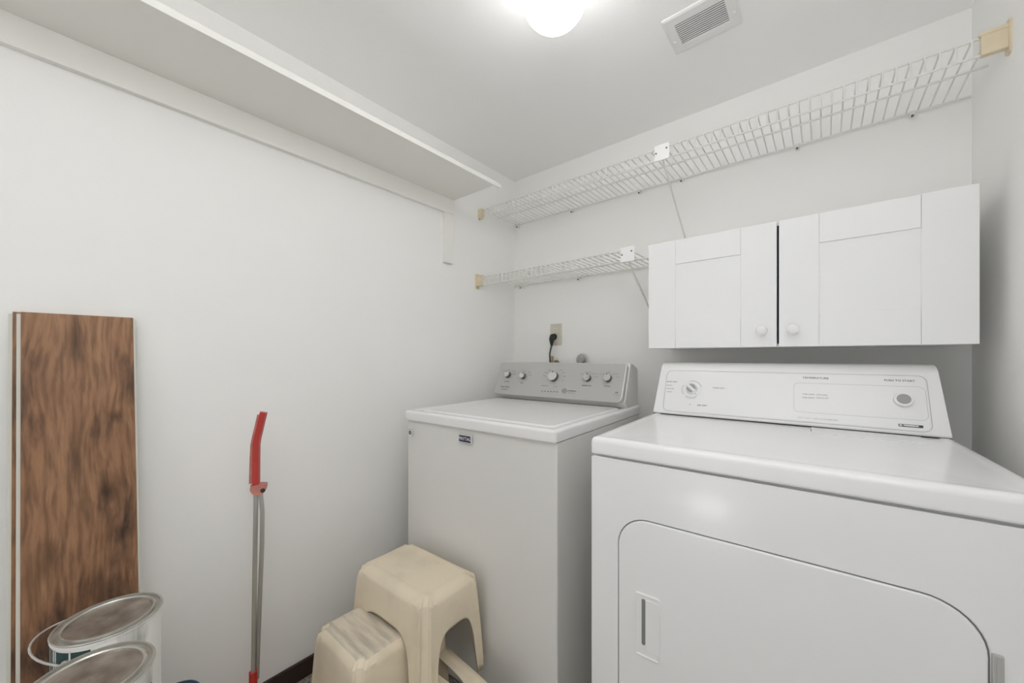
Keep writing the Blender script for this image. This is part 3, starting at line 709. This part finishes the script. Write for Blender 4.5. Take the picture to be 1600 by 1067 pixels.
b = BM(); strip(b, cl2, .008, .012, 0); obj('trigger', b, M['redworn'], hd, True, 40)
c = tl(404.2, 764)
b = BM(); mxh = frame(c, RT+FW*.55, Vector((0, 0, 1)))
prof = []
for k in range(13):
    a = PI+PI*k/12
    prof.append((.0215*math.cos(a), .0225*math.sin(a)+.007))
prof += [(.021, .0135), (.008, .016), (-.020, .013)]
for s, z in ((0, -.013), (1, .013)): pass
A = [b.verts.new(mxh @ Vector((x, y, -.013))) for x, y in prof]; B = [b.verts.new(mxh @ Vector((x*.94, y*.96, .013))) for x, y in prof]
b.faces.new(list(reversed(A))); b.faces.new(B)
for i in range(len(A)): b.faces.new((A[i], A[(i+1) % len(A)], B[(i+1) % len(A)], B[i]))
hub = obj('hub', b, M['redworn'], t, True, 40)
b = BM(); lathe(b, [(.0062, .0125), (.0062, .0138), (.001, .0138)], 16, mxh @ Matrix.Translation((.0110, -.002, 0))); obj('hub_hole', b, M['dark'], hub)
b = BM(); tube(b, [tl(400, 772), tl(398.6, 850), tl(397.4, 930), tl(396.5, 1010), tl(395.8, 1052)], .0062, 12); obj('rod', b, M['alu'], t, True, 60)
b = BM(); tube(b, [tl(407.5, 772, .006), tl(410, 800, .006), tl(409.4, 850, .006), tl(406.5, 920, .010), tl(403, 1010, .012), tl(401.5, 1060, .012)], .0058, 12); obj('rod', b, M['alu'], t, True, 60)
f0 = tl(395.5, 1049)
b = BM(); tube(b, [f0, f0+Vector((0, 0, -.06)), Vector((f0.x, f0.y, .03))], [.0105, .011, .013], 12)
stack(b, .15, .09, .02, [(.004, 0), (0, .006), (0, .02), (.012, .032)], 5, mx=Matrix.Translation((f0.x, f0.y, 0)))
obj('foot', b, M['red'], t, True, 50)

# ------------------------------------------------------------------ plastic stools
def stool_mesh(name, w, d, H, ah, spl=.022, dirt=False):
    """moulded one-piece stool: rounded rectangular shell, channelled corners, arched openings"""
    bm = BM()
    hw, hd = w/2, d/2
    # perimeter samples (side, position) -> unit outline with recessed corner strips
    P = []
    cc = .030                         # corner cut
    def side(n, hl, tag_):
        q = []
        for k in range(n+1):
            a = -1+2*k/n; a = math.copysign(abs(a)**.72, a); q.append(a)
        return q
    out = []
    # each entry: (x, y, side, a) ; a = -1..1 along the side, None on corners
    def addside(sx, sy, hl, off):
        for a in side(26, hl, 0):
            s = a*(hl-cc)
            if sx: out.append((sx*off, s*sx, 'x', a))
            else: out.append((-s*sy, sy*off, 'y', a))
        # channelled corner following this side
    for (sx, sy, hl, off) in ((1, 0, hd, hw), (0, 1, hw, hd), (-1, 0, hd, hw), (0, -1, hw, hd)):
        addside(sx, sy, hl, off)
        # corner to the next side
        if sx: cx_, cy_ = sx*hw, sx*hd; p0 = (sx*hw, sx*(hd-cc)); p1 = (sx*(hw-cc), sx*hd)
        else: cx_, cy_ = -sy*hw, sy*hd; p0 = (-sy*(hw-cc), sy*hd); p1 = (-sy*hw, sy*(hd-cc))
        dx, dy = (p1[0]-p0[0]), (p1[1]-p0[1]); mx_, my_ = (p0[0]+p1[0])/2, (p0[1]+p1[1])/2
        ox_, oy_ = cx_-mx_, cy_-my_
        for f, o_ in ((.06, .25), (.16, .42), (.24, .36), (.30, .12), (.40, .06), (.60, .06), (.70, .12), (.76, .36), (.84, .42), (.94, .25)):
            out.append((p0[0]+dx*f+ox_*o_, p0[1]+dy*f+oy_*o_, 'c', 0))
    n = len(out); rows = 14; grid = []
    def arch(sd, a):
        if sd == 'c': return 0
        half = (hw if sd == 'y' else hd)
        a0 = 1-(.028 if half > .13 or half < .08 else .012)/half          # leg width
        q = abs(a)/a0
        return 0 if q >= 1 else ah*(1-q**4.6)**(1/2.8)
    for i, (x, y, sd, a) in enumerate(out):
        col = []
        zb = arch(sd, a)
        zt = H-.016
        for r in range(rows+1):
            z = zt+(zb-zt)*r/rows
            k = (H-z)/H; g = spl*(k**.85)+.006*math.sin(min(1, k*6)*PI/2)
            fx, fy = (1+g/hw), (1+g/hd)
            col.append(bm.verts.new((x*fx, y*fy, z)))
        grid.append(col)
    for i in range(n):
        A, B = grid[i], grid[(i+1) % n]
        for r in range(rows): bm.faces.new((A[r], A[r+1], B[r+1], B[r]))
    # rounded shoulder and seat
    prev = [c[0] for c in grid]
    for s, dz, sink in ((.004, .006, 1), (.010, .012, .95), (.018, .0155, .8), (.028, .016, .55), (.033, .0145, .4), (.036, .0145, .35)):
        cur = []
        for i, (x, y, sd, a) in enumerate(out):
            # relax the channel towards a plain rounded rectangle
            ln = math.hypot(x, y)
            fx, fy = (hw-s)/hw, (hd-s)/hd
            px, py = x*fx, y*fy
            cur.append(bm.verts.new((px, py, H-.016+dz)))
        for i in range(n):
            bm.faces.new((prev[i], prev[(i+1) % n], cur[(i+1) % n], cur[i]))
        prev = cur
    f = bm.faces.new(prev); f.material_index = 1
    if dirt:
        for g_ in bm.faces:
            if g_.calc_center_median().z > H-.0035: g_.material_index = 1
    bmesh.ops.remove_doubles(bm, verts=bm.verts, dist=1e-5)
    bmesh.ops.recalc_face_normals(bm, faces=bm.faces)
    me = bpy.data.meshes.new(name); bm.to_mesh(me); bm.free()
    for p in me.polygons: p.use_smooth = True
    me.set_sharp_from_angle(angle=math.radians(42))
    me.materials.append(M['stool']); me.materials.append(M['stooldirt'] if dirt else M['stool'])
    return me
def stool(me, loc_, rot, label):
    o = bpy.data.objects.new('plastic_stool', me); COL.objects.link(o); o.location = loc_; o.rotation_euler = rot
    md = o.modifiers.new('thickness', 'SOLIDIFY'); md.thickness = .0038; md.offset = -1
    tag(o, label, 'stool', 'cream plastic stools in front of the washer'); return o
mA = stool_mesh('plastic_stool', .335, .205, .295, .19)
mB = stool_mesh('plastic_stool', .280, .236, .333, .19, dirt=True)
mC = stool_mesh('plastic_stool', .250, .120, .290, .18, spl=.014)
stool(mA, (-1.014, .741, HC-.68-.295), (0, 0, math.radians(2)), 'cream plastic stool on top, arched sides, the highest one against the washer')
stool(mB, (-1.039, .634, 0), (0, 0, math.radians(90)), 'dusty cream plastic stool half under the highest one, on its left')
stool(mC, (-.955, .718, .0775), (0, math.radians(-90), math.radians(180)), 'cream plastic stool lying on its side on the floor beneath the highest one')
